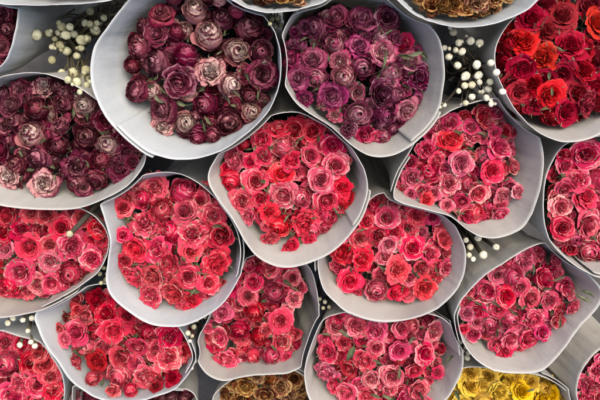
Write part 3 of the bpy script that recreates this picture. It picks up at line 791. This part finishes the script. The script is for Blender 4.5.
# ------------------------------------------------------------------ white berry sprigs in the gaps
def berry_mesh(seed):
    V, F = [], []
    n, m = 16, 10
    r = np.random.default_rng(seed); so = Vector((seed * 2.3, 0, 0))
    V.append((0, 0, 1))
    for a in range(1, m):
        th = math.pi * a / m
        for k in range(n):
            ph = k / n * 6.2832
            d = Vector((math.sin(th) * math.cos(ph), math.sin(th) * math.sin(ph), math.cos(th)))
            rr = 1 + .10 * noise.noise(d * 1.6 + so) + .04 * noise.noise(d * 5 + so) + .02 * math.cos(ph * 6) * math.sin(th)
            if a == 1: rr *= .95
            V.append(tuple(d * rr * (1 if d.z > 0 else .93)))
    V.append((0, 0, -1)); V[0] = (0, 0, .90)
    for k in range(n): F.append((0, 1 + k, 1 + (k + 1) % n))
    for a in range(m - 2):
        for k in range(n):
            q = 1 + a * n
            F.append((q + k, q + n + k, q + n + (k + 1) % n, q + (k + 1) % n))
    e = len(V) - 1; q = 1 + (m - 2) * n
    for k in range(n): F.append((q + k, e, q + (k + 1) % n))
    return mesh('berry', V, F)
BERRIES = [berry_mesh(i) for i in range(4)]
SG = 'berry sprigs standing in the gaps between the cones'

def sprig(label, berries, z, foot, mat='berry', twig='twig', thick=.0013, zvar=.02, cat='berry sprig', bare=0, box=None):
    """foot = direction the stems run, as photo pixels at the ground"""
    f = at(foot[0], foot[1], .0); f.z = 0
    root = tag(empty('berry_sprig', f), label, cat, SG)
    pts = []
    cx = sum(b_[0] for b_ in berries) / len(berries); cy = sum(b_[1] for b_ in berries) / len(berries)
    node = at(cx, cy - 8, z - .06)
    if bare:
        berries = [(x, y, r) for x, y, r in berries]
        for x, y, r in berries[:]:
            if random.random() < .6: berries.append((x + random.uniform(-5, 5), y + random.uniform(-5, 5), r * random.uniform(.4, .65)))
    for i, (x, y, r) in enumerate(berries):
        zz = z + random.uniform(-zvar, zvar) - .003 * max(0, 5 - r)
        for _ in range(20):
            Pp = at(x, y, zz)
            if all(zz > U.z + .004 or U.clear0(Pp.xy, zz) < -r * .0013 for U in BUILT): break
            zz += .004
        Pp = at(x, y, zz); rr = r * K * (ZC - zz) / DIST
        o = link('berry', random.choice(BERRIES), M[mat], root)
        o.location = Pp - f; o.scale = (rr * random.uniform(.88, 1.1), rr * random.uniform(.88, 1.1), rr)
        o.rotation_euler = (random.uniform(-.5, .5), random.uniform(-.5, .5), random.uniform(0, 6.28))
        nd = node + Vector((random.uniform(-.012, .012), random.uniform(-.012, .012), random.uniform(-.02, .02)))
        if thick > .003: nd = Pp.lerp(f, .35) + Vector((random.uniform(-.004, .004), 0, .02))
        a = Pp - f + Vector((0, 0, -rr * .6)); c = nd - f
        mid = a.lerp(c, .5) + Vector((random.uniform(-.006, .006), random.uniform(-.006, .006), -.004))
        e = Vector((random.uniform(-.012, .012), random.uniform(-.012, .012), .001))
        seg = [a, a.lerp(mid, .5) + Vector((0, 0, -.002)), mid, c, c.lerp(e, .5) + Vector((random.uniform(-.01, .01), random.uniform(-.01, .01), 0)), e]
        th = min(thick, rr * .9)
        me = tube(seg, [th * .85, th * .8, th * .9, th * 1.1, th * 1.2, th * 1.3], 8, 'berry_stem')
        link('stem', me, M[twig], root)
    for i in range(bare):
        x0, y0 = random.uniform(box[0], box[2]), random.uniform(box[1], box[3])
        zz = z - random.uniform(.01, .10)
        for _ in range(12):
            if all(zz > U.z + .004 or U.clear0(at(x0, y0, zz).xy, zz) < -.002 for U in BUILT): break
            zz += .006
        a = at(x0, y0, zz) - f
        e = Vector((random.uniform(-.03, .03), random.uniform(-.03, .03), .001))
        m1 = a.lerp(e, .35) + Vector((random.uniform(-.015, .015), random.uniform(-.015, .015), .01))
        m0 = a.lerp(m1, .5) + Vector((random.uniform(-.006, .006), random.uniform(-.006, .006), .004))
        rr = random.uniform(.0012, .0024)
        link('twig', tube([a, m0, m1, a.lerp(e, .7), e], [rr * .5, rr * .8, rr, rr, rr], 6, 'twig'), M[random.choice(['twig', 'twig_pale'])], root)
    return root

sprig('large greenish cream berry sprig left of the widest wine and cream bouquet',
  [(37,35,5.5),(49,33,4),(66,35,4.8),(62,27,4.8),(70,27,4),(74,34,4),(82,40,5.4),(87,39,4),(95,30,5.2),(90,11,4),(85,23,3.5),(90,24,3.5),(97,23,3.2),(104,18,3.5),(60,45,4),(55,39,3),(67,51,5),(81,48,3.5),(77,56,4),(52,60,4),(52,47,3),(58,33,3),
   (62,73,4),(73,73,5),(86,70,5),(68,80,4),(77,82,5),(85,79,5),(86,86,4),(80,92,3)], ZREF - .02, (118, 10), 'berry_green', 'twig_pale', .0016, bare=34, box=(60, 6, 118, 60))
sprig('ivory white berry sprig on dark stems between the plum and the red bouquets',
  conv(420, 0, 2.857, [(95,92,11),(70,137,9.5),(110,122,11),(144,117,12),(170,122,12),(120,148,11),(82,163,11),(102,143,9),(107,187,11),(162,185,13),(130,217,13),(167,215,12),(148,243,11),(127,245,10),(202,180,11),(218,207,11),(200,234,10),
   (195,255,11),(170,235,9),(190,280,10),(235,262,10),(148,277,10),(130,295,9),(68,300,8),(203,297,9),(110,260,8),(180,262,8)]), ZREF + .03, (452, 70), 'berry', 'twig', .0011, .014, bare=16, box=(445, 35, 490, 100))
sprig('fan of thick dark twigs tipped with ivory berries under the hot pink bouquet',
  [(478,238,3.6),(470,247,3.4),(469,255,3.0),(473,259,2.6),(483,255,4.2),(496,247,3.4),(466,240,2.8)], ZREF - .012, (430, 190), 'berry', 'twig', .0042, .006)
sprig('pale twigs with ivory tips at the left edge under the crimson pink bouquet',
  [(13,318,3.2),(8,323,3),(23,320,3),(32,318,3.2),(20,345,3),(31,342,3),(35,346,3),(28,331,2.4)], ZREF - .012, (30, 270), 'berry', 'twig_pale', .0032, .006)
def lone(label, x, y, r, z, to, zt):
    a = at(x, y, z); c = at(to[0], to[1], zt)
    root = tag(empty('berry_twig', a), label, 'twig', SG)
    o = link('berry', BERRIES[0], M['berry_green'], root); rr = r * K * (ZC - z) / DIST; o.scale = (rr,) * 3
    seg = [Vector((0, 0, -rr * .2)), (c - a) * .3 + Vector((.001, 0, .002)), (c - a) * .65, c - a]
    link('stem', tube(seg, [.0036, .0042, .0044, .0046], 9, 'berry_stem'), M['twig'], root)
lone('single dark twig with a pale cut tip lying across the crimson pink bouquet', 70, 234, 3.4, ZREF + .006, (105, 196), ZREF - .03)
sprig('tiny ivory berries between the yellow roses and the loose pink bouquet',
  [(460,342,2.6),(466,347,2.8),(462,351,2.6),(468,353,2.8),(461,357,2.4),(467,358,3)], ZREF - .05, (440, 260), 'berry', 'twig', .0010, .008)
sprig('scatter of tiny ivory berries in the dark gap right of the crimson red bouquet',
  [(188,333,3),(192,336,2.2),(194,327,2.8),(197,320,2.2),(190,341,2),(195,361,2.4),(192,368,2),(201,312,2),(205,317,2.2)], ZREF - .05, (210, 250), 'berry', 'twig', .0010, .012)
sprig('few tiny ivory berries beside the creased pinch of the coral pink cone',
  [(100,274,2.4),(104,268,2.2),(105,280,2.6),(101,283,2),(107,274,2)], ZREF - .03, (120, 220), 'berry_green', 'twig', .0010, .008)
sprig('few ivory berries near the top edge between the wine and plum bouquets',
  [(272,19,3),(278,18,3.2),(281,25,2.2),(270,24,2.2),(276,27,2)], ZREF + .0, (285, 60), 'berry_green', 'twig', .0010, .008)
sprig('few tiny ivory berries in the notch left of the bright coral and pink cone',
  [(320,299,2.2),(325,302,2.4),(318,305,2),(323,308,2.2),(329,307,2)], ZREF - .05, (330, 230), 'berry', 'twig', .0010, .008)

# ------------------------------------------------------------------ ground
gm = mesh('ground', [(-30, -30, 0), (30, -30, 0), (30, 30, 0), (-30, 30, 0)], [(0, 1, 2, 3)], smooth=False)
tag(link('ground', gm, M['floor']), kind='structure')

# ------------------------------------------------------------------ light
w = bpy.data.worlds.new('World'); sc.world = w; w.use_nodes = True
nt = w.node_tree
sky = nt.nodes.new('ShaderNodeTexSky'); sky.sky_type = 'NISHITA'; sky.sun_disc = False
EL, AZ = math.radians(70), math.radians(40)           # azimuth clockwise from +Y
sky.sun_elevation = EL; sky.sun_rotation = AZ
sky.dust_density = 5.0; sky.air_density = .7; sky.ozone_density = .1
bg = nt.nodes['Background']; nt.links.new(sky.outputs[0], bg.inputs[0]); bg.inputs[1].default_value = .15
sd = bpy.data.lights.new('sun', 'SUN'); sd.energy = 1.2; sd.angle = math.radians(55); sd.color = (1, .93, .82)
so = bpy.data.objects.new('sun', sd); COL.objects.link(so)
dirv = Vector((math.sin(AZ) * math.cos(EL), math.cos(AZ) * math.cos(EL), math.sin(EL)))
so.rotation_euler = dirv.to_track_quat('Z', 'Y').to_euler(); so.location = (1, 1, 3)

# ------------------------------------------------------------------ camera
cd = bpy.data.cameras.new('camera'); cd.sensor_width = 36; cd.lens = 36 * DIST / .9
cd.clip_start = .02; cd.clip_end = 200
co = bpy.data.objects.new('camera', cd); COL.objects.link(co); co.location = (0, 0, ZC)
sc.camera = co
sc.view_settings.view_transform = 'Standard'; sc.view_settings.look = 'None'
sc.view_settings.exposure = 0.9; sc.view_settings.gamma = 1
sc.cycles.max_bounces = 5; sc.cycles.diffuse_bounces = 3; sc.cycles.transmission_bounces = 3
